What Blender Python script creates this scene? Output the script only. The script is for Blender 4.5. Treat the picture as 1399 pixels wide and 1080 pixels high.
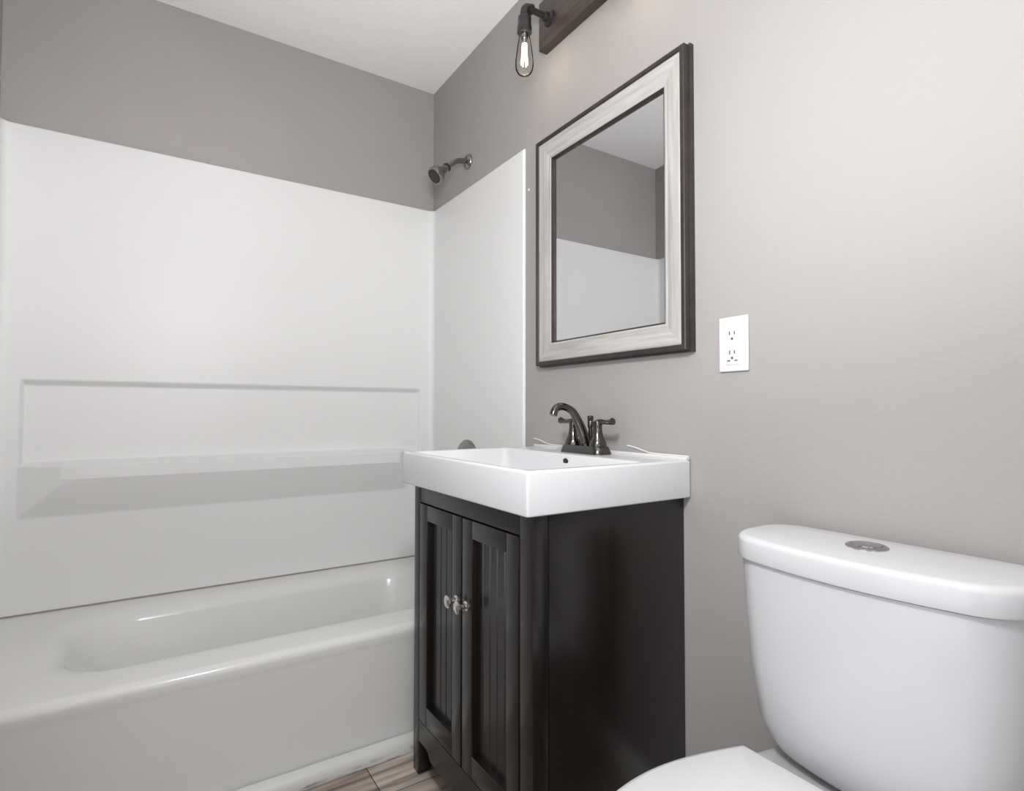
import bpy, bmesh, math, random
from mathutils import Vector, Matrix
PI = math.pi
random.seed(4)
for o in list(bpy.data.objects):
    bpy.data.objects.remove(o, do_unlink=True)
S = bpy.context.scene
C = S.collection

# ------------------------------------------------------------------ camera
F_PX, W_PX = 761.0, 1399.0
CAM = Vector((-1.0687, -2.3053, 0.9927))
yaw, pitch, roll = math.radians(33.003), math.radians(1.541), math.radians(0.0627)
fw = Vector((math.sin(yaw)*math.cos(pitch), math.cos(yaw)*math.cos(pitch), math.sin(pitch)))
rt = Vector((math.cos(yaw), -math.sin(yaw), 0))
up = rt.cross(fw)
rt2 = rt*math.cos(roll) + up*math.sin(roll)
up2 = up*math.cos(roll) - rt*math.sin(roll)
cd = bpy.data.cameras.new('camera')
cd.sensor_fit = 'HORIZONTAL'; cd.sensor_width = 36.0; cd.lens = 36.0*F_PX/W_PX
cd.clip_start = 0.02
cam = bpy.data.objects.new('camera', cd); C.objects.link(cam)
M = Matrix((rt2, up2, -fw)).transposed().to_4x4(); M.translation = CAM
cam.matrix_world = M
S.camera = cam
S.cycles.blur_glossy = 0.18; S.cycles.sample_clamp_indirect = 45.0     # lamp light thrown back by the mirror

# ------------------------------------------------------------------ world, lights, exposure
w = bpy.data.worlds.new('world'); S.world = w; w.use_nodes = True
w.node_tree.nodes['Background'].inputs[0].default_value = (0.8, 0.85, 0.9, 1)
w.node_tree.nodes['Background'].inputs[1].default_value = 0.3
S.view_settings.view_transform = 'Standard'; S.view_settings.look = 'None'
S.view_settings.gamma = 1.0; S.view_settings.use_curve_mapping = False
S.view_settings.exposure = 0.05

def area(name, loc, target, size, power, color, shape='DISK'):
    l = bpy.data.lights.new(name, 'AREA'); l.shape = shape; l.size = size; l.energy = power; l.color = color
    o = bpy.data.objects.new(name, l); C.objects.link(o); o.location = loc
    o.rotation_euler = (Vector(target)-Vector(loc)).to_track_quat('-Z', 'Y').to_euler()
    return o
area('photo_lamp', (-0.92, -1.95, 1.55), (-0.15, -0.9, 1.0), 0.17, 11.0, (1.0, 1.0, 1.0))
area('bounce_lamp', (-1.10, -2.50, 1.15), (-1.10, -2.25, 2.44), 0.30, 30.0, (0.98, 0.985, 1.0))
dl = area('doorway_daylight', (-1.50, -2.05, 1.08), (0.0, -2.15, 1.1), 0.74, 8.0, (0.93, 0.965, 1.0), 'RECTANGLE')
dl.data.size_y = 1.85
area('low_fill', (-0.95, -3.05, 1.05), (-0.80, 0.0, 0.6), 0.8, 2.6, (0.95, 0.975, 1.0), 'SQUARE')  # added fill for the apron and lower surround; front wall has no opening

# ------------------------------------------------------------------ materials
def mat(name, col, rough=0.5, metal=0.0, spec=0.5, coat=0.0, bump=None, vary=None):
    """col: linear rgb; bump=(scale, strength, distance); vary=(scale xyz, second colour, low, high)"""
    m = bpy.data.materials.new(name); m.use_nodes = True
    nt = m.node_tree; b = nt.nodes['Principled BSDF']
    b.inputs['Base Color'].default_value = (*col, 1); b.inputs['Roughness'].default_value = rough
    b.inputs['Metallic'].default_value = metal; b.inputs['Specular IOR Level'].default_value = spec
    b.inputs['Coat Weight'].default_value = coat; b.inputs['Coat Roughness'].default_value = 0.08
    tc = nt.nodes.new('ShaderNodeTexCoord')
    if vary:
        sc, col2, lo, hi = vary
        mp = nt.nodes.new('ShaderNodeMapping'); mp.inputs['Scale'].default_value = sc
        nt.links.new(tc.outputs['Object'], mp.inputs['Vector'])
        n = nt.nodes.new('ShaderNodeTexNoise'); n.inputs['Scale'].default_value = 1.0
        n.inputs['Detail'].default_value = 6; n.inputs['Roughness'].default_value = 0.6
        nt.links.new(mp.outputs[0], n.inputs['Vector'])
        r = nt.nodes.new('ShaderNodeValToRGB')
        r.color_ramp.elements[0].position = lo; r.color_ramp.elements[1].position = hi
        r.color_ramp.elements[0].color = (*col, 1); r.color_ramp.elements[1].color = (*col2, 1)
        nt.links.new(n.outputs['Fac'], r.inputs[0]); nt.links.new(r.outputs[0], b.inputs['Base Color'])
    if bump:
        n = nt.nodes.new('ShaderNodeTexNoise'); n.inputs['Scale'].default_value = bump[0]; n.inputs['Detail'].default_value = 3
        nt.links.new(tc.outputs['Object'], n.inputs['Vector'])
        bp = nt.nodes.new('ShaderNodeBump'); bp.inputs['Strength'].default_value = bump[1]; bp.inputs['Distance'].default_value = bump[2]
        nt.links.new(n.outputs['Fac'], bp.inputs['Height']); nt.links.new(bp.outputs[0], b.inputs['Normal'])
    return m

paint = mat('grey_wall_paint', (0.355, 0.338, 0.330), 0.6, spec=0.25, bump=(140, 0.12, 0.003))
ceil_m = mat('ceiling_paint', (0.93, 0.92, 0.915), 0.9, spec=0.1, bump=(170, 0.35, 0.004))
acrylic = mat('white_acrylic', (0.745, 0.745, 0.74), 0.40, spec=0.28)
tub_m = mat('tub_enamel', (0.69, 0.69, 0.68), 0.16, spec=0.4)
toilet_china = mat('toilet_china', (0.61, 0.61, 0.625), 0.2, spec=0.45)
china = mat('white_china', (0.66, 0.66, 0.675), 0.09, spec=0.5)
seat_plastic = mat('seat_plastic', (0.66, 0.66, 0.665), 0.28, spec=0.4)
plastic = mat('white_plastic', (0.70, 0.70, 0.70), 0.25, spec=0.45)
def dirty_trim():
    m = mat('scuffed_trim', (0.74, 0.74, 0.72), 0.35); nt = m.node_tree; b = nt.nodes['Principled BSDF']
    tc = nt.nodes.new('ShaderNodeTexCoord'); mp = nt.nodes.new('ShaderNodeMapping'); mp.inputs['Scale'].default_value = (13, 40, 70)
    nt.links.new(tc.outputs['Object'], mp.inputs['Vector'])
    n = nt.nodes.new('ShaderNodeTexNoise'); n.inputs['Scale'].default_value = 1.0; n.inputs['Detail'].default_value = 5
    nt.links.new(mp.outputs[0], n.inputs['Vector'])
    sp = nt.nodes.new('ShaderNodeSeparateXYZ'); nt.links.new(tc.outputs['Object'], sp.inputs[0])
    r1 = nt.nodes.new('ShaderNodeMapRange'); r1.inputs[1].default_value = 0.022; r1.inputs[2].default_value = 0.004
    nt.links.new(sp.outputs['Z'], r1.inputs[0])
    r2 = nt.nodes.new('ShaderNodeMapRange'); r2.inputs[1].default_value = 0.46; r2.inputs[2].default_value = 0.60
    nt.links.new(n.outputs['Fac'], r2.inputs[0])
    mu = nt.nodes.new('ShaderNodeMath'); mu.operation = 'MULTIPLY'; nt.links.new(r1.outputs[0], mu.inputs[0]); nt.links.new(r2.outputs[0], mu.inputs[1])
    mx = nt.nodes.new('ShaderNodeMix'); mx.data_type = 'RGBA'; mx.inputs[6].default_value = (0.62, 0.62, 0.60, 1); mx.inputs[7].default_value = (0.16, 0.14, 0.12, 1)
    nt.links.new(mu.outputs[0], mx.inputs[0]); nt.links.new(mx.outputs[2], b.inputs['Base Color'])
    return m
trim_m = mat('white_trim', (0.80, 0.80, 0.78), 0.35, vary=((14, 30, 60), (0.66, 0.64, 0.60), 0.55, 0.75))
caulk_m = mat('caulk', (0.74, 0.73, 0.70), 0.5)
seam_m = mat('seam_caulk', (0.30, 0.27, 0.23), 0.7)
espresso = mat('espresso_wood', (0.0048, 0.0036, 0.0031), 0.27, spec=0.65,
               vary=((60, 60, 3.0), (0.0105, 0.0072, 0.0060), 0.35, 0.8))
gun = mat('gunmetal', (0.12, 0.115, 0.11), 0.17, metal=1.0)
chrome = mat('chrome', (0.78, 0.78, 0.77), 0.07, metal=1.0)
button_m = mat('button_chrome', (0.42, 0.42, 0.42), 0.12, metal=1.0)
nickel = mat('brushed_nickel', (0.28, 0.27, 0.26), 0.2, metal=1.0)
black_m = mat('black_rubber', (0.012, 0.012, 0.012), 0.5)
slot_m = mat('slot_dark', (0.10, 0.095, 0.09), 0.6)
iron = mat('black_iron', (0.018, 0.017, 0.017), 0.38, spec=0.5)
board_m = mat('stained_board', (0.036, 0.024, 0.021), 0.42,
              vary=((3, 3, 60), (0.070, 0.050, 0.043), 0.35, 0.75))
grey_y = mat('whitewashed_wood_horizontal', (0.33, 0.31, 0.297), 0.5, vary=((60, 5, 90), (0.50, 0.482, 0.465), 0.3, 0.72), bump=(80, 0.1, 0.002))
grey_z = mat('whitewashed_wood_vertical', (0.33, 0.31, 0.297), 0.5, vary=((60, 90, 5), (0.50, 0.482, 0.465), 0.3, 0.72), bump=(80, 0.1, 0.002))
dark_frame = mat('dark_frame_edge', (0.022, 0.018, 0.017), 0.4, vary=((20, 20, 20), (0.045, 0.036, 0.032), 0.4, 0.8))
mirror_m = mat('mirror_silver', (0.74, 0.745, 0.755), 0.0, metal=1.0)
door_paint = mat('white_door_paint', (0.78, 0.78, 0.76), 0.4)

def floor_material():
    m = bpy.data.materials.new('vinyl_planks'); m.use_nodes = True; nt = m.node_tree; b = nt.nodes['Principled BSDF']
    tc = nt.nodes.new('ShaderNodeTexCoord')
    br = nt.nodes.new('ShaderNodeTexBrick')
    br.inputs['Scale'].default_value = 1.0; br.inputs['Brick Width'].default_value = 1.1; br.inputs['Row Height'].default_value = 0.15
    br.inputs['Mortar Size'].default_value = 0.0015; br.inputs['Bias'].default_value = 0.0
    br.inputs['Color1'].default_value = (0.27, 0.22, 0.19, 1); br.inputs['Color2'].default_value = (0.42, 0.37, 0.335, 1)
    br.inputs['Mortar'].default_value = (0.06, 0.05, 0.045, 1)
    nt.links.new(tc.outputs['Object'], br.inputs['Vector'])
    mp = nt.nodes.new('ShaderNodeMapping'); mp.inputs['Scale'].default_value = (3.0, 34, 1)
    nt.links.new(tc.outputs['Object'], mp.inputs['Vector'])
    n = nt.nodes.new('ShaderNodeTexNoise'); n.inputs['Scale'].default_value = 1.0; n.inputs['Detail'].default_value = 6; n.inputs['Distortion'].default_value = 0.6
    nt.links.new(mp.outputs[0], n.inputs['Vector'])
    r = nt.nodes.new('ShaderNodeValToRGB'); r.color_ramp.elements[0].position = 0.36; r.color_ramp.elements[1].position = 0.66
    r.color_ramp.elements[0].color = (0.42, 0.40, 0.38, 1); r.color_ramp.elements[1].color = (1.35, 1.33, 1.30, 1)
    nt.links.new(n.outputs['Fac'], r.inputs[0])
    mx = nt.nodes.new('ShaderNodeMix'); mx.data_type = 'RGBA'; mx.blend_type = 'MULTIPLY'; mx.inputs[0].default_value = 1.0
    nt.links.new(br.outputs['Color'], mx.inputs[6]); nt.links.new(r.outputs[0], mx.inputs[7])
    nt.links.new(mx.outputs[2], b.inputs['Base Color']); b.inputs['Roughness'].default_value = 0.42
    return m
floor_m = floor_material()

def glass_material():
    m = bpy.data.materials.new('thin_bulb_glass'); m.use_nodes = True; nt = m.node_tree; nt.nodes.clear()
    out = nt.nodes.new('ShaderNodeOutputMaterial'); tr = nt.nodes.new('ShaderNodeBsdfTransparent'); gl = nt.nodes.new('ShaderNodeBsdfGlossy')
    tr.inputs[0].default_value = (0.93, 0.92, 0.90, 1); gl.inputs['Roughness'].default_value = 0.03
    lw = nt.nodes.new('ShaderNodeLayerWeight'); lw.inputs[0].default_value = 0.12
    mx = nt.nodes.new('ShaderNodeMixShader')
    nt.links.new(lw.outputs['Fresnel'], mx.inputs[0]); nt.links.new(tr.outputs[0], mx.inputs[1]); nt.links.new(gl.outputs[0], mx.inputs[2])
    nt.links.new(mx.outputs[0], out.inputs[0])
    return m
glass_m = glass_material()
def emit_material(name, col, s):
    m = bpy.data.materials.new(name); m.use_nodes = True; nt = m.node_tree; b = nt.nodes['Principled BSDF']
    b.inputs['Base Color'].default_value = (*col, 1)
    b.inputs['Emission Color'].default_value = (*col, 1); b.inputs['Emission Strength'].default_value = s
    return m
filament_m = emit_material('glowing_filament', (1.0, 0.86, 0.62), 13.0)

# ------------------------------------------------------------------ mesh helpers (all in world coordinates)
def add_box(bm, x0, x1, y0, y1, z0, z1, bev=0.0, seg=2):
    v = [bm.verts.new(p) for p in ((x0,y0,z0),(x1,y0,z0),(x1,y1,z0),(x0,y1,z0),(x0,y0,z1),(x1,y0,z1),(x1,y1,z1),(x0,y1,z1))]
    fs = [bm.faces.new([v[i] for i in f]) for f in ((3,2,1,0),(4,5,6,7),(0,1,5,4),(1,2,6,5),(2,3,7,6),(3,0,4,7))]
    if bev:
        es = list({e for f in fs for e in f.edges})
        bmesh.ops.bevel(bm, geom=es, offset=bev, segments=seg, profile=0.5, affect='EDGES')
def box(*a, **k):
    bm = bmesh.new(); add_box(bm, *a, **k); return bm
def loft(bm, rings, cap0=True, cap1=True, closed=True):
    vr = [[bm.verts.new(p) for p in r] for r in rings]
    n = len(vr[0])
    for a, b in zip(vr, vr[1:]):
        for i in range(n if closed else n-1):
            j = (i+1) % n
            bm.faces.new((a[i], a[j], b[j], b[i]))
    if cap0: bm.faces.new(list(reversed(vr[0])))
    if cap1: bm.faces.new(vr[-1])
    bmesh.ops.recalc_face_normals(bm, faces=bm.faces)
def rrect(x0, x1, y0, y1, r, z, n=6):
    pts = []
    for cx, cy, a0 in ((x1-r, y1-r, 0), (x0+r, y1-r, PI/2), (x0+r, y0+r, PI), (x1-r, y0+r, 1.5*PI)):
        for k in range(n+1):
            a = a0 + PI/2*k/n
            pts.append((cx+r*math.cos(a), cy+r*math.sin(a), z))
    return pts
def add_lathe(bm, prof, origin, axis, n=32, cap0=True, cap1=True):
    """prof: (radius, distance along axis)"""
    ax = Vector(axis).normalized(); t = Vector((0,0,1)) if abs(ax.z) < 0.9 else Vector((1,0,0))
    u = ax.cross(t).normalized(); v = ax.cross(u); o = Vector(origin)
    rings = [[tuple(o + ax*d + (u*math.cos(2*PI*k/n) + v*math.sin(2*PI*k/n))*max(r, 1e-4)) for k in range(n)] for r, d in prof]
    loft(bm, rings, cap0, cap1)
def lathe(*a, **k):
    bm = bmesh.new(); add_lathe(bm, *a, **k); return bm
def smooth_path(pts, sub=8):
    P = [Vector(p) for p in pts]; P = [P[0]*2-P[1]] + P + [P[-1]*2-P[-2]]
    out = []
    for i in range(1, len(P)-2):
        for k in range(sub):
            t = k/sub
            out.append(0.5*((2*P[i]) + (P[i+1]-P[i-1])*t + (2*P[i-1]-5*P[i]+4*P[i+1]-P[i+2])*t*t + (3*P[i]-P[i-1]-3*P[i+1]+P[i+2])*t**3))
    out.append(P[-2]); return out
def add_tube(bm, pts, rad, n=16):
    """rad: number or list per point; flat: pts already dense"""
    P = [Vector(p) for p in pts]
    R = rad if isinstance(rad, (list, tuple)) else [rad]*len(P)
    rings = []; ref = None
    for i, p in enumerate(P):
        d = (P[min(i+1, len(P)-1)] - P[max(i-1, 0)]).normalized()
        if ref is None:
            t = Vector((0,0,1)) if abs(d.z) < 0.9 else Vector((1,0,0)); ref = d.cross(t).normalized()
        ref = (ref - d*ref.dot(d)).normalized(); v = d.cross(ref)
        rings.append([tuple(p + (ref*math.cos(2*PI*k/n) + v*math.sin(2*PI*k/n))*R[i]) for k in range(n)])
    loft(bm, rings)
def tube(*a, **k):
    bm = bmesh.new(); add_tube(bm, *a, **k); return bm

def obj(name, bm, m, parent=None, loc=(0,0,0), angle=35):
    root = parent
    while root is not None and root.parent is not None: root = root.parent
    off = Vector(root.location) if root is not None else Vector(loc)
    for v in bm.verts: v.co -= off
    me = bpy.data.meshes.new(name); bm.to_mesh(me); bm.free()
    for p in me.polygons: p.use_smooth = True
    me.set_sharp_from_angle(angle=math.radians(angle))
    if m: me.materials.append(m)
    o = bpy.data.objects.new(name, me); C.objects.link(o)
    if parent is not None: o.parent = parent
    else: o.location = loc
    return o
def thing(name, label, cat, loc=(0,0,0), group=None):
    o = bpy.data.objects.new(name, None); C.objects.link(o); o.location = loc
    o.empty_display_size = 0.05
    return tag(o, label, cat, group)
def tag(o, label, cat, group=None):
    o['label'] = label; o['category'] = cat
    if group: o['group'] = group
    return o
def struct(name, bm, m, parent=None, label=None, cat=None):
    o = obj(name, bm, m, parent)
    o['kind'] = 'structure'
    if label: tag(o, label, cat)
    return o

# ------------------------------------------------------------------ room shell
XL, YF, ZC = -1.475, -3.15, 2.44
struct('floor', box(XL-0.1, 0.1, YF-0.1, 0.1, -0.08, 0.0), floor_m, label='grey brown wood look vinyl plank floor', cat='floor')
struct('ceiling', box(XL-0.1, 0.1, YF-0.1, 0.1, ZC, ZC+0.08), ceil_m, label='off white textured ceiling above the room', cat='ceiling')
struct('wall_back', box(XL-0.1, 0.1, 0.0, 0.1, 0.0, ZC), paint, label='grey painted wall behind the bathtub', cat='wall')
struct('wall_right', box(0.0, 0.1, YF, 0.0, 0.0, ZC), paint, label='light grey wall with the mirror and outlet', cat='wall')
bm = bmesh.new()
add_box(bm, XL-0.1, XL, -1.66, 0.0, 0.0, ZC); add_box(bm, XL-0.1, XL, YF, -2.44, 0.0, ZC); add_box(bm, XL-0.1, XL, -2.44, -1.66, 2.03, ZC)
struct('wall_left', bm, paint, label='grey wall at the far end of the tub, seen in the mirror', cat='wall')
struct('wall_front', box(XL-0.1, 0.1, YF-0.1, YF, 0.0, ZC), paint, label='grey wall behind the viewer', cat='wall')
struct('baseboard_right', box(-0.014, -0.0005, YF+0.001, -1.416, 0.0005, 0.09, bev=0.003), trim_m, label='white baseboard along the wall behind the toilet', cat='baseboard')
# white trim board along the foot of the tub
bm = bmesh.new()
prof = [(-0.7375, 0.0005), (-0.766, 0.0005), (-0.767, 0.012), (-0.765, 0.026), (-0.757, 0.036), (-0.746, 0.041), (-0.7375, 0.042)]
loft(bm, [[(x, y, z) for y, z in prof] for x in (XL+0.001, -0.002)])
struct('trim_1', bm, dirty_trim(), label='scuffed white trim strip along the foot of the bathtub', cat='trim')
# white casing of the open doorway beside the viewer
bm = bmesh.new()
for y0, y1, zz0, zz1 in ((-1.66, -1.595, 0.0005, 2.095), (-2.505, -2.44, 0.0005, 2.095), (-2.44, -1.66, 2.03, 2.095)):
    add_box(bm, XL+0.0005, XL+0.018, y0, y1, zz0, zz1, bev=0.002)
struct('trim_2', bm, trim_m, label='white casing around the doorway beside the viewer', cat='trim')

# ------------------------------------------------------------------ shower surround
def sstep(a, b, x):
    t = min(1, max(0, (x-a)/(b-a))); return t*t*(3-2*t)
ZT, ZB, RF = 1.889, 0.3605, 0.045
def relief(x, z):
    d = 0.024
    e = 0.013
    m = sstep(-1.412, -1.412+e, x)*(1-sstep(-0.067-e, -0.067, x))*sstep(0.812, 0.818, z)*(1-sstep(1.068, 1.091, z))
    d = d*(1-m) + 0.006*m
    if 0.64 < z < 0.832:
        if z > 0.815: l = 0.079 - 0.073*sstep(0.814, 0.832, z)
        elif z > 0.775: l = 0.079
        elif z > 0.770: l = 0.0765 + 0.0025*(z-0.770)/0.005
        else: l = 0.024 + 0.0525*max(0, (z-0.655)/0.115)
        k = min(1, max(0, (x+1.410)/0.125))
        k *= 1-sstep(-0.190, -0.125, x)
        d = max(d, d + (l-d)*k) if z > 0.815 else max(d, min(l, 0.024 + 0.055*k))
    return d
def flat(s, z): return 0.010
zs = []
def span(a, b, n): return [a+(b-a)*i/n for i in range(n)]
zs = span(ZB, 0.63, 4) + span(0.63, 0.755, 25) + span(0.755, 0.84, 34) + span(0.84, 1.06, 6) + span(1.06, 1.10, 20) + span(1.10, ZT-0.006, 8) + [ZT-0.006, ZT-0.002, ZT]
def d_top(d, z):
    return d if z < ZT-0.005 else (d-0.001 if z < ZT-0.001 else d-0.004)
sur = thing('shower_surround', 'glossy white three sided shower surround with molded ledge above the bathtub', 'shower surround', (XL/2, 0, ZB))
# back panel with the two rounded corners
xs = span(-RF, -0.13, 24) + span(-0.13, -0.20, 14) + span(-0.20, -1.30, 20) + span(-1.30, -1.42, 40) + [-1.42, XL+RF]
path = []
for k in range(9):
    a = PI/2*k/9; path.append(('c', a))
for x in xs: path.append(('b', x))
for k in range(1, 10):
    a = PI/2*k/9; path.append(('d', a))
def pt(p, z, close=None):
    t, v = p
    dd = relief(v, z) if t == 'b' else (0.010 + (0.014*sstep(0, 1, v/(PI/2)) if t == 'c' else 0.014*(1-sstep(0, 1, v/(PI/2)))))
    d = 0.0008 if close else d_top(dd, z)
    if t == 'b': return (v, -d, z)
    if t == 'c': return (-RF + (RF-d)*math.cos(v), -RF + (RF-d)*math.sin(v), z)
    return (XL+RF - (RF-d)*math.sin(v), -RF + (RF-d)*math.cos(v), z)
def in_shelf(p, z0, z1):
    return p[0] == 'b' and -1.40 < p[1] < -0.12 and z0 >= 0.644 and z1 <= 0.8345
def grid(bm, path, zs, ptf, keep):
    vs = {}
    def V(i, j, c=None):
        key = (i, j, c)
        if key not in vs: vs[key] = bm.verts.new(ptf(path[i], zs[j], c))
        return vs[key]
    for i in range(len(path)-1):
        for j in range(len(zs)-1):
            if keep(path[i], path[i+1], zs[j], zs[j+1]):
                bm.faces.new((V(i, j), V(i, j+1), V(i+1, j+1), V(i+1, j)))
        if keep(path[i], path[i+1], zs[-2], zs[-1]):
            bm.faces.new((V(i, len(zs)-1), V(i, len(zs)-1, 1), V(i+1, len(zs)-1, 1), V(i+1, len(zs)-1)))
shelf_f = lambda a, b, z0, z1: in_shelf(a, z0, z1) and in_shelf(b, z0, z1)
bm = bmesh.new(); grid(bm, path, zs, pt, lambda *a: not shelf_f(*a)); back_panel = obj('back_panel', bm, acrylic, sur, angle=60)
bm = bmesh.new(); grid(bm, path, zs, pt, shelf_f); obj('shelf', bm, acrylic, sur, angle=60)
def side(name, xw, sgn):
    ys = [-RF] + span(-0.1, -0.737, 6) + [-0.737, -0.742, -0.7445, -0.7455, -0.746]
    dd = {-0.742: 0.0097, -0.7445: 0.0080, -0.7455: 0.005, -0.746: 0.0008}
    def f(p, z, c):
        d = min(d_top(0.010, z), dd.get(p, 0.010))
        if c: d = 0.0008
        return (xw - sgn*d, p, z)
    bm = bmesh.new(); grid(bm, ys, zs, f, lambda *a: True)
    bmesh.ops.recalc_face_normals(bm, faces=bm.faces)
    return obj(name, bm, acrylic, sur, angle=60)
side('side_panel', 0.0, 1); side('side_panel', XL, -1)
bm = bmesh.new(); add_box(bm, XL+0.03, -0.03, -0.0275, -0.001, 0.3585, 0.3625); add_box(bm, -0.0125, -0.001, -0.735, -0.03, 0.3585, 0.3625); add_box(bm, XL+0.001, XL+0.0125, -0.735, -0.03, 0.3585, 0.3625)
o = obj('caulk_seam', bm, seam_m, sur); o['label'] = 'thin dingy caulk seam'

# ------------------------------------------------------------------ bathtub
ZR = 0.358
bm = bmesh.new()
ox0, ox1, oy0, oy1 = XL+0.002, -0.002, -0.737, -0.002
R = []
R.append(rrect(ox0, ox1, oy0+0.006, oy1, 0.004, 0.001))
R.append(rrect(ox0, ox1, oy0+0.006, oy1, 0.004, ZR-0.055))
R.append(rrect(ox0, ox1, oy0+0.003, oy1, 0.004, ZR-0.040))
for k in range(6):
    a = PI/2*k/5; q = 0.022
    R.append(rrect(ox0, ox1, oy0+q*(1-math.cos(a)), oy1, 0.004, ZR-q+q*math.sin(a)))
ix0, ix1, iy0, iy1 = -1.265, -0.135, -0.590, -0.125
R.append(rrect(ix0-0.05, ix1+0.05, iy0-0.05, iy1+0.05, 0.17, ZR-0.0005))
for k in range(1, 9):
    a = math.radians(70)*k/8; q = 0.060
    e = 0.035 - q*math.sin(a)
    R.append(rrect(ix0-e, ix1+e, iy0-e, iy1+e, 0.16, ZR-0.0005-q*(1-math.cos(a))))
e = -0.060
R.append(rrect(ix0-e+0.09, ix1+e, iy0-e, iy1+e, 0.14, 0.17))
for k in range(1, 6):
    a = PI/2*k/5; q = 0.07
    R.append(rrect(ix0+0.165+q*(1-math.cos(a)), ix1-0.066-q*(1-math.cos(a)), iy0+0.066+q*(1-math.cos(a)), iy1-0.066-q*(1-math.cos(a)), 0.12, 0.145-q*math.sin(a)))
loft(bm, R)
tub = obj('bathtub', bm, tub_m, None, ((XL)/2, -0.37, 0), angle=50)
tag(tub, 'long white alcove bathtub with plain apron below the surround', 'bathtub')

# ------------------------------------------------------------------ shower head and tub valve
sh = thing('shower', 'small brushed metal shower head on a bent arm high in the tub corner', 'shower head', (0, -0.335, 2.0))
obj('flange', lathe([(0.030, 0.0008), (0.030, 0.004), (0.026, 0.010), (0.016, 0.014), (0.012, 0.016)], (0, -0.335, 2.0), (-1, 0, -0.05)), nickel, sh)
obj('arm', tube(smooth_path([(-0.004, -0.335, 2.0), (-0.035, -0.335, 1.997), (-0.062, -0.335, 1.986), (-0.084, -0.335, 1.968), (-0.098, -0.335, 1.955)]), 0.0105), nickel, sh)
ax = Vector((-0.74, -0.05, -0.67)).normalized(); p0 = Vector((-0.094, -0.335, 1.958))
hd = obj('shower_head', lathe([(0.014, 0.0), (0.0155, 0.004), (0.0155, 0.012), (0.012, 0.015), (0.012, 0.019), (0.016, 0.022), (0.017, 0.032), (0.020, 0.038), (0.029, 0.052), (0.0335, 0.062), (0.0345, 0.074), (0.033, 0.080), (0.029, 0.081)], p0, ax), nickel, sh)
bm = lathe([(0.0285, 0.0), (0.0285, 0.003), (0.027, 0.0045)], p0+ax*0.080, ax)
o = obj('spray_face', bm, black_m, hd); o['label'] = 'dark nozzle face'
obj('collar', lathe([(0.0165, 0), (0.017, 0.002), (0.017, 0.007), (0.0165, 0.009)], p0+ax*0.001, ax), black_m, hd)

tv = thing('tub_valve', 'round metal tub valve cover peeking over the far edge of the sink', 'tub valve', (-0.01, -0.353, 0.787))
obj('escutcheon', lathe([(0.090, 0.0008), (0.090, 0.004), (0.086, 0.010), (0.062, 0.017), (0.034, 0.021), (0.030, 0.022)], (-0.0095, -0.353, 0.787), (-1, 0, 0), n=48), nickel, tv)
bm = lathe([(0.026, 0.02), (0.027, 0.024), (0.027, 0.05), (0.024, 0.058), (0.014, 0.062)], (-0.0095, -0.353, 0.787), (-1, 0, 0))
add_tube(bm, [(-0.055, -0.353, 0.787), (-0.062, -0.353, 0.75), (-0.068, -0.353, 0.71)], [0.009, 0.008, 0.010])
obj('lever', bm, nickel, tv)

# ------------------------------------------------------------------ vanity cabinet
XF, YA, YB = -0.440, -1.412, -0.836     # front plane, near side, far side
ZK = 0.7885
van = thing('vanity_cabinet', 'dark espresso wood bathroom vanity cabinet with two paneled doors under the sink', 'vanity cabinet', (-0.22, -1.124, 0))
bm = bmesh.new()
add_box(bm, XF+0.039, -0.001, YA, YA+0.016, 0.0005, ZK, bev=0.001)      # near side panel
add_box(bm, XF+0.039, -0.001, YB-0.016, YB, 0.0005, ZK, bev=0.001)      # far side panel
add_box(bm, XF+0.045, -0.002, YA+0.016, YB-0.016, 0.105, 0.121)         # bottom
obj('side_panels', bm, espresso, van)
bm = bmesh.new()
add_box(bm, XF, XF+0.0375, YA-0.0005, -1.3665, 0.0005, ZK, bev=0.002)         # near stile running down to a foot
obj('stile', bm, espresso, van)
bm = bmesh.new()
add_box(bm, XF, XF+0.0375, -0.8705, YB+0.0005, 0.0005, ZK, bev=0.002)
obj('stile', bm, espresso, van)
obj('top_rail', box(XF+0.001, XF+0.022, -1.3665, -0.8705, 0.7405, ZK, bev=0.0015), espresso, van)
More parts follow.
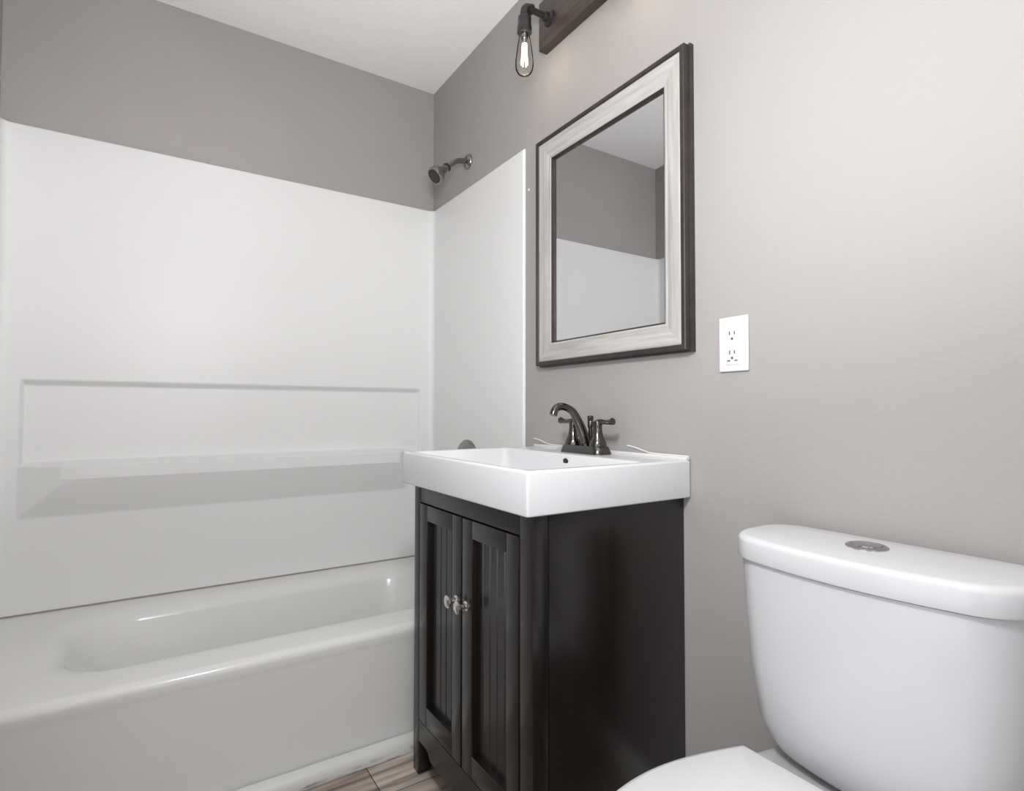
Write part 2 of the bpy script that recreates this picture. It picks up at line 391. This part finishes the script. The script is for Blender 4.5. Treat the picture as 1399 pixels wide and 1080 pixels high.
# bottom rail with notched arches beside the feet
bm = bmesh.new()
low = [(-0.8705, 0.092), (-0.915, 0.092), (-0.928, 0.089), (-0.936, 0.081), (-0.945, 0.073), (-0.958, 0.070), (-1.279, 0.070), (-1.292, 0.073), (-1.301, 0.081), (-1.309, 0.089), (-1.322, 0.092), (-1.3665, 0.092)]
poly = low + [(-1.3665, 0.148), (-0.8705, 0.148)]
loft(bm, [[(x, y, z) for y, z in poly] for x in (XF+0.001, XF+0.021)])
obj('bottom_rail', bm, espresso, van)
def cab_door(y0, y1, knob_y):
    z0, z1, sw = 0.1515, 0.7375, 0.047
    xf, xb = XF-0.001, XF+0.019
    d = obj('door', box(xf+0.0135, xb, y0+sw-0.006, y1-sw+0.006, z0+sw, z1-sw+0.006), None, van)   # replaced below
    me = d.data; bpy.data.objects.remove(d)
    bm = bmesh.new()
    add_box(bm, xf, xb, y0, y0+sw, z0, z1, bev=0.0018)
    add_box(bm, xf, xb, y1-sw, y1, z0, z1, bev=0.0018)
    add_box(bm, xf, xb, y0+sw, y1-sw, z1-0.042, z1, bev=0.0018)
    add_box(bm, xf, xb, y0+sw, y1-sw, z0, z0+0.052, bev=0.0018)
    d = obj('door', bm, espresso, van)
    # beadboard panel with V grooves
    bm = bmesh.new(); n = 5; a, b = y0+sw-0.004, y1-sw+0.004; px = xf+0.0145
    pr = []
    for k in range(n):
        s0, s1 = a+(b-a)*k/n, a+(b-a)*(k+1)/n
        pr += [(px+0.0028, s0), (px, s0+0.0028), (px, s1-0.0028)]
    pr += [(px+0.0028, b), (xb-0.001, b), (xb-0.001, a)]
    loft(bm, [[(x, y, z) for x, y in pr] for z in (z0+0.049, z1-0.039)])
    obj('door_panel', bm, espresso, d, angle=20)
    kb = obj('knob', lathe([(0.0115, 0.0003), (0.0115, 0.002), (0.007, 0.004), (0.0058, 0.008), (0.0055, 0.016), (0.009, 0.019), (0.0155, 0.0235), (0.0155, 0.0265), (0.010, 0.030), (0.0055, 0.0315)], (xf, knob_y, 0.536), (-1, 0, 0), n=10), chrome, d, angle=15)
    kb['label'] = 'small faceted chrome knob'
    return d
cab_door(-1.116, -0.8735, -1.095)
cab_door(-1.3635, -1.1225, -1.1445)

# ------------------------------------------------------------------ sink
bm = bmesh.new()
sx0, sx1, sy0, sy1, z0, z1 = -0.468, -0.0015, -1.434, -0.814, 0.789, 0.877
R = [rrect(sx0+0.03, sx1-0.004, sy0+0.03, sy1-0.03, 0.006, z0)]
for k in range(4):
    a = PI/2*k/3; q = 0.004
    R.append(rrect(sx0+q*(1-math.sin(a)), sx1, sy0+q*(1-math.sin(a)), sy1-q*(1-math.sin(a)), 0.006, z0+q*(1-math.cos(a))))
for k in range(5):
    a = PI/2*k/4; q = 0.006
    R.append(rrect(sx0+q*(1-math.cos(a)), sx1, sy0+q*(1-math.cos(a)), sy1-q*(1-math.cos(a)), 0.006, z1-q+q*math.sin(a)))
bx0, bx1, by0, by1 = -0.444, -0.137, -1.408, -0.840
for k in range(5):
    a = PI/2*k/4; q = 0.008
    R.append(rrect(bx0-q+q*math.sin(a), bx1+q-q*math.sin(a), by0-q+q*math.sin(a), by1+q-q*math.sin(a), 0.022, z1-q*(1-math.cos(a))))
R.append(rrect(bx0+0.012, bx1-0.016, by0+0.03, by1-0.03, 0.03, 0.825))
for k in range(1, 5):
    a = PI/2*k/4; q = 0.02
    R.append(rrect(bx0+0.014+q*(1-math.cos(a)), bx1-0.018-q*(1-math.cos(a)), by0+0.034+q*(1-math.cos(a)), by1-0.034-q*(1-math.cos(a)), 0.03, 0.815-q*math.sin(a)))
R.append(rrect(-0.30, -0.24, -1.154, -1.094, 0.028, 0.790))
loft(bm, R)
sink = thing('sink', 'white rectangular vanity sink top with shallow basin', 'sink', (-0.235, -1.124, 0.789))
basin = obj('basin', bm, china, sink, angle=40)
obj('back_lip', box(-0.017, -0.001, sy0+0.001, sy1-0.001, z1-0.001, z1+0.0075, bev=0.003), china, sink)
o = obj('overflow_hole', lathe([(0.0095, -0.002), (0.0095, 0.001), (0.008, 0.0016)], (-0.142, -1.140, 0.857), (-1, 0, -0.25), n=24), black_m, sink); o['label'] = 'dark round overflow hole'
obj('drain', lathe([(0.021, 0.0), (0.021, 0.0025), (0.016, 0.003)], (-0.27, -1.124, 0.7895), (0, 0, 1)), gun, sink)
for cp in ([(-0.001, -0.795, 0.901), (-0.001, -0.83, 0.896), (-0.001, -0.86, 0.889), (-0.004, -0.90, 0.8855), (-0.004, -1.05, 0.8850)],
           [(-0.001, -1.225, 0.900), (-0.001, -1.255, 0.896), (-0.001, -1.29, 0.8885), (-0.004, -1.32, 0.8855), (-0.004, -1.43, 0.8850)]):
    o = obj('caulk_bead', tube(smooth_path(cp), 0.0019, n=8), caulk_m, sink); o['label'] = 'uneven smear of white caulk along the wall'

# ------------------------------------------------------------------ faucet
YC, XH, ZD = -1.135, -0.070, 0.8775
fa = thing('faucet', 'dark gunmetal two handle faucet with arched spout on the sink', 'faucet', (XH, YC, ZD))
bm = bmesh.new()
def stad(hx, hy, z): return rrect(XH-hx, XH+hx, YC-hy, YC+hy, min(hx, hy)*0.72, z, n=8)
loft(bm, [stad(0.030, 0.084, ZD), stad(0.030, 0.084, ZD+0.003), stad(0.026, 0.077, ZD+0.018), stad(0.0245, 0.075, ZD+0.0205), stad(0.022, 0.072, ZD+0.0215)])
obj('base_plate', bm, gun, fa)
for s in (1, -1):
    yh = YC + s*0.051
    h = obj('handle_body', lathe([(0.0235, 0.021), (0.0235, 0.026), (0.021, 0.034), (0.0155, 0.046), (0.0125, 0.060), (0.0115, 0.072), (0.0125, 0.080), (0.0105, 0.087), (0.004, 0.0895)], (XH, yh, ZD), (0, 0, 1)), gun, fa)
    bm = bmesh.new()
    P = smooth_path([(XH, yh, ZD+0.083), (XH, yh+s*0.014, ZD+0.0855), (XH, yh+s*0.032, ZD+0.085), (XH, yh+s*0.050, ZD+0.086), (XH, yh+s*0.058, ZD+0.0875)])
    n = len(P); add_tube(bm, P, [0.0085 - 0.0025*sstep(0, .5, i/(n-1)) + 0.0035*sstep(.5, 1, i/(n-1)) for i in range(n)])
    obj('lever', bm, gun, h)
P = smooth_path([(-0.068, YC, ZD+0.018), (-0.071, YC, ZD+0.032), (-0.088, YC, ZD+0.073), (-0.110, YC, ZD+0.108), (-0.132, YC, ZD+0.122), (-0.155, YC, ZD+0.126), (-0.172, YC, ZD+0.119), (-0.180, YC, ZD+0.103)])
n = len(P); obj('spout', tube(P, [0.0165 - 0.0065*sstep(0, 0.55, i/(n-1)) + 0.0005*sstep(.8, 1, i/(n-1)) for i in range(n)], n=20), gun, fa)
obj('lift_rod', lathe([(0.006, 0.02), (0.006, 0.068), (0.0078, 0.070), (0.0085, 0.084), (0.0075, 0.0865), (0.0085, 0.089), (0.0085, 0.099), (0.006, 0.1015)], (-0.051, YC, ZD), (0, 0, 1), n=20), gun, fa)

# ------------------------------------------------------------------ mirror
my0, my1, mz0, mz1 = -1.446, -0.849, 1.135, 1.857
mir = thing('wall_mirror', 'rectangular wall mirror in a whitewashed wood frame with dark edges', 'mirror', (0, (my0+my1)/2, mz0))
def frame_ring(bm, prof):
    """prof: (inset from outer edge, x); a closed profile swept round the rectangle"""
    rings = []
    for cy, cz, sy, sz in ((my0, mz0, 1, 1), (my1, mz0, -1, 1), (my1, mz1, -1, -1), (my0, mz1, 1, -1)):
        rings.append([bm.verts.new((x, cy+sy*i, cz+sz*i)) for i, x in prof])
    n = len(prof)
    for k in range(4):
        a, b = rings[k], rings[(k+1) % 4]
        for i in range(n):
            j = (i+1) % n; bm.faces.new((a[i], a[j], b[j], b[i]))
    bmesh.ops.recalc_face_normals(bm, faces=bm.faces)
bm = bmesh.new(); frame_ring(bm, [(-0.004, -0.001), (-0.004, -0.014), (0.0, -0.015), (0.0, -0.031), (0.002, -0.033), (0.011, -0.033), (0.013, -0.029), (0.013, -0.001)])
o = obj('outer_edge', bm, dark_frame, mir, angle=25); o['label'] = 'dark stepped outer edge'
def rail(axis, side_):
    a, b = 0.013, 0.0685
    pr = [(a, -0.004), (a, -0.0285), (a+0.004, -0.030), (a+0.030, -0.0275), (b-0.010, -0.0225), (b-0.004, -0.0235), (b, -0.0215), (b, -0.004)]
    bm = bmesh.new()
    if axis == 'y':
        c, s = (mz0, 1) if side_ < 0 else (mz1, -1)
        loft(bm, [[(x, my0+i, c+s*i) for i, x in pr], [(x, my1-i, c+s*i) for i, x in pr]])
    else:
        c, s = (my0, 1) if side_ < 0 else (my1, -1)
        loft(bm, [[(x, c+s*i, mz0+i) for i, x in pr], [(x, c+s*i, mz1-i) for i, x in pr]])
    o = obj('frame_rail', bm, grey_y if axis == 'y' else grey_z, mir, angle=25)
    return o
for s in (-1, 1): rail('y', s); rail('z', s)
bm = bmesh.new(); frame_ring(bm, [(0.0685, -0.004), (0.0685, -0.0205), (0.0695, -0.0215), (0.0715, -0.0205), (0.0745, -0.0130), (0.0745, -0.004)])
o = obj('inner_edge', bm, dark_frame, mir, angle=25); o['label'] = 'dark beveled inner edge'
obj('mirror_glass', box(-0.0115, -0.0045, my0+0.0700, my1-0.0700, mz0+0.0700, mz1-0.0700), mirror_m, mir)

# ------------------------------------------------------------------ vanity light
vl = thing('vanity_light', 'dark wood bar wall light with black pipe arms and bare filament bulbs above the mirror', 'wall light', (0, -1.118, 2.23))
obj('board', box(-0.032, -0.001, -1.374, -0.866, 2.152, 2.308, bev=0.002), board_m, vl)
for y in (-0.999, -1.237):
    obj('cap_nut', lathe([(0.012, 0.0), (0.012, 0.004), (0.008, 0.010), (0.003, 0.012)], (-0.032, y, 2.262), (-1, 0, 0), n=16), iron, vl)
for y in (-0.923, -1.313):
    xb = -0.127
    bm = lathe([(0.025, 0.0), (0.025, 0.006), (0.022, 0.008), (0.0145, 0.010), (0.0145, 0.022), (0.0125, 0.024)], (-0.032, y, 2.228), (-1, 0, 0))
    add_tube(bm, [(-0.05, y, 2.228), (-0.08, y, 2.228), (-0.105, y, 2.228)], 0.0095)
    arm = obj('pipe_arm', bm, iron, vl)
    bm = tube(smooth_path([(-0.100, y, 2.228), (-0.115, y, 2.2275), (-0.124, y, 2.220), (xb, y, 2.208), (xb, y, 2.194)]), 0.0135)
    add_lathe(bm, [(0.0155, 0.0), (0.0155, 0.007)], (-0.099, y, 2.228), (-1, 0, 0))
    obj('elbow', bm, iron, arm)
    so = obj('socket', lathe([(0.015, 0.0), (0.017, 0.003), (0.0205, 0.006), (0.0205, 0.030), (0.0225, 0.034), (0.0225, 0.052), (0.020, 0.054)], (xb, y, 2.198), (0, 0, -1)), iron, arm)
    bu = obj('bulb', lathe([(0.0130, -0.012), (0.0150, 0.0), (0.0175, 0.012), (0.0205, 0.030), (0.0245, 0.055), (0.0275, 0.080), (0.0285, 0.096), (0.0265, 0.110), (0.0205, 0.121), (0.011, 0.127), (0.002, 0.1285)], (xb, y, 2.142), (0, 0, -1)), glass_m, vl)
    bm = lathe([(0.0105, -0.010), (0.0105, 0.012), (0.008, 0.018), (0.004, 0.022)], (xb, y, 2.142), (0, 0, -1), n=16)
    obj('stem', bm, nickel, bu)
    bm = bmesh.new()
    for k in range(6):
        a0, a1 = 2*PI*k/6, 2*PI*(k+0.5)/6
        q = 0.0095
        add_tube(bm, [(xb+q*math.cos(a0)*0.7, y+q*math.sin(a0)*0.7, 2.112), (xb+q*math.cos(a1), y+q*math.sin(a1), 2.045)], 0.0012, n=6)
        a2 = 2*PI*(k+1)/6
        add_tube(bm, [(xb+q*math.cos(a1), y+q*math.sin(a1), 2.045), (xb+q*math.cos(a2)*0.7, y+q*math.sin(a2)*0.7, 2.112)], 0.0012, n=6)
    f = obj('filament', bm, filament_m, bu); f['label'] = 'glowing filament'
    l = bpy.data.lights.new('bulb_light', 'POINT'); l.energy = 0.22; l.color = (1.0, 0.93, 0.90); l.shadow_soft_size = 0.02
    lo = bpy.data.objects.new('bulb_light', l); C.objects.link(lo); lo.location = (xb, y, 2.075)

# ------------------------------------------------------------------ outlet
oy, oz = -1.553, 1.138
out = thing('wall_outlet', 'white rectangular power outlet plate on the wall right of the mirror', 'outlet', (0, oy, oz))
obj('plate', box(-0.0065, -0.0005, oy-0.036, oy+0.036, oz-0.060, oz+0.060, bev=0.0028, seg=3), plastic, out)
rc = obj('receptacle', box(-0.0078, -0.004, oy-0.0165, oy+0.0165, oz-0.0335-0.012, oz+0.0335+0.006, bev=0.001), plastic, out)
for dz in (0.024, -0.018):
    for dy, hh in ((0.0075, 0.0042), (-0.0045, 0.0035)):
        obj('slot', box(-0.0081, -0.0070, oy+dy-0.0014, oy+dy+0.0014, oz+dz-hh, oz+dz+hh), slot_m, rc)
    obj('slot', lathe([(0.0030, 0.0), (0.0030, 0.0011), (0.0025, 0.0012)], (-0.0070, oy+0.0015, oz+dz-0.0125), (-1, 0, 0), n=14), slot_m, rc)
obj('label_mark', box(-0.0081, -0.0070, oy+0.006, oy+0.014, oz-0.0375, oz-0.0350), slot_m, rc)
obj('label_mark', box(-0.0081, -0.0070, oy-0.012, oy-0.004, oz-0.0375, oz-0.0350), slot_m, rc)

# white dab of filler on the wall beside the surround
dab = obj('filler_dab', lathe([(0.0045, 0.0003), (0.0040, 0.0022), (0.0015, 0.0032)], (0, -0.765, 1.742), (-1, 0, 0), n=14), caulk_m, None, (0, -0.765, 1.742))
tag(dab, 'tiny white filler spot on the wall between surround edge and mirror', 'filler spot')

# ------------------------------------------------------------------ toilet
YT = -1.872
to = thing('toilet', 'white toilet with rounded tank and closed lid on the wall beside the vanity', 'toilet', (-0.35, YT, 0))
def dring(xb, xf, hw, sag, z, r=0.045):
    pts = rrect(xf, xb, -hw, hw, r, z, n=8)
    # add points along long sides so that the front can bow
    out_ = []
    for i, p in enumerate(pts):
        q = pts[(i+1) % len(pts)]; out_.append(p)
        if i % 9 == 8:
            for k in range(1, 12): out_.append(tuple(p[j]+(q[j]-p[j])*k/12 for j in range(3)))
    res = []
    for x, y, zz in out_:
        t = (xb-x)/(xb-xf); x2 = x - sag*(1-(y/hw)**2)*t
        res.append((x2, YT+y, zz))
    return res
bm = bmesh.new()
prof = [(0.3995, -0.040, -0.120, 0.128, 0.020), (0.402, -0.034, -0.132, 0.142, 0.024), (0.408, -0.030, -0.142, 0.154, 0.026), (0.418, -0.028, -0.150, 0.165, 0.028),
        (0.435, -0.026, -0.157, 0.177, 0.029), (0.46, -0.025, -0.163, 0.1865, 0.030), (0.55, -0.024, -0.172, 0.1955, 0.032), (0.64, -0.023, -0.178, 0.2005, 0.033), (0.734, -0.022, -0.182, 0.2035, 0.034)]
loft(bm, [dring(xb, xf, hw, sg, z, r=0.055) for z, xb, xf, hw, sg in prof])
obj('tank', bm, toilet_china, to, angle=50)
LB, LT = 0.7365, 0.777
bm = bmesh.new()
rings = [dring(-0.026, -0.176, 0.198, 0.033, LB), dring(-0.020, -0.187, 0.2085, 0.035, LB, r=0.055), dring(-0.020, -0.188, 0.2090, 0.035, LB+0.003, r=0.055), dring(-0.020, -0.187, 0.2085, 0.035, LT-0.012, r=0.055)]
for k in range(1, 5):
    a = PI/2*k/4; q = 0.010
    rings.append(dring(-0.020-q*(1-math.cos(a)), -0.187+q*(1-math.cos(a)), 0.2085-q*(1-math.cos(a)), 0.035, LT-0.012+q*math.sin(a), r=0.055))
rings.append(dring(-0.075, -0.14, 0.13, 0.02, LT, r=0.03))
loft(bm, rings); tl = obj('tank_lid', bm, toilet_china, to, angle=50)
fb = obj('flush_button', lathe([(0.030, 0.0), (0.030, 0.003), (0.027, 0.0048), (0.0225, 0.0050), (0.0215, 0.0035), (0.021, 0.0055), (0.012, 0.0066), (0.001, 0.0068)], (-0.112, YT+0.006, LT-0.0012), (0, 0, 1)), button_m, tl)
fb['label'] = 'round chrome flush button'
def egg(xb, xf, hw, back, z, n=40):
    """flat back edge at xb of half width back, widening to hw, rounded front at xf"""
    xm = xb + (xf-xb)*0.42
    pts = []
    for k in range(n+1):
        t = k/n
        if t < 0.4:
            s = t/0.4; x = xb+(xm-xb)*s; y = back+(hw-back)*math.sin(s*PI/2)
        else:
            s = (t-0.4)/0.6*PI/2; x = xm+(xf-xm)*math.sin(s); y = hw*math.cos(s)
        pts.append((x, y))
    full = pts + [(x, -y) for x, y in reversed(pts[:-1])]
    return [(x, YT+y, z) for x, y in full]
bm = bmesh.new()
loft(bm, [egg(-0.10, -0.45, 0.10, 0.085, 0.001), egg(-0.10, -0.45, 0.10, 0.085, 0.02), egg(-0.12, -0.44, 0.088, 0.075, 0.10), egg(-0.11, -0.50, 0.11, 0.085, 0.20), egg(-0.08, -0.60, 0.155, 0.11, 0.30),
          egg(-0.045, -0.655, 0.176, 0.135, 0.345), egg(-0.040, -0.665, 0.180, 0.142, 0.355), egg(-0.040, -0.668, 0.181, 0.143, 0.3605)])
obj('bowl', bm, toilet_china, to, angle=50)
# raised rim ahead of the tank
bm = bmesh.new()
loft(bm, [egg(-0.045, -0.668, 0.181, 0.140, 0.3605), egg(-0.045, -0.668, 0.181, 0.140, 0.390), egg(-0.049, -0.664, 0.177, 0.136, 0.395)])
obj('rim', bm, toilet_china, to, angle=50)
bm = bmesh.new()
loft(bm, [egg(-0.232, -0.675, 0.185, 0.146, 0.3985), egg(-0.230, -0.678, 0.187, 0.148, 0.402), egg(-0.230, -0.678, 0.187, 0.148, 0.416), egg(-0.234, -0.674, 0.183, 0.144, 0.4195)])
obj('seat', bm, seat_plastic, to, angle=50)
bm = bmesh.new()
loft(bm, [egg(-0.234, -0.676, 0.185, 0.145, 0.4205), egg(-0.2315, -0.679, 0.188, 0.148, 0.423), egg(-0.2315, -0.679, 0.188, 0.148, 0.433), egg(-0.233, -0.676, 0.1855, 0.1465, 0.4375), egg(-0.239, -0.668, 0.178, 0.140, 0.440), egg(-0.30, -0.56, 0.10, 0.08, 0.4425)])
obj('seat_lid', bm, seat_plastic, to, angle=50)
for s in (-1, 1):
    obj('hinge', lathe([(0.011, 0.0), (0.011, 0.03)], (-0.216, YT+s*0.072-0.015, 0.410), (0, 1, 0), n=16), seat_plastic, to)
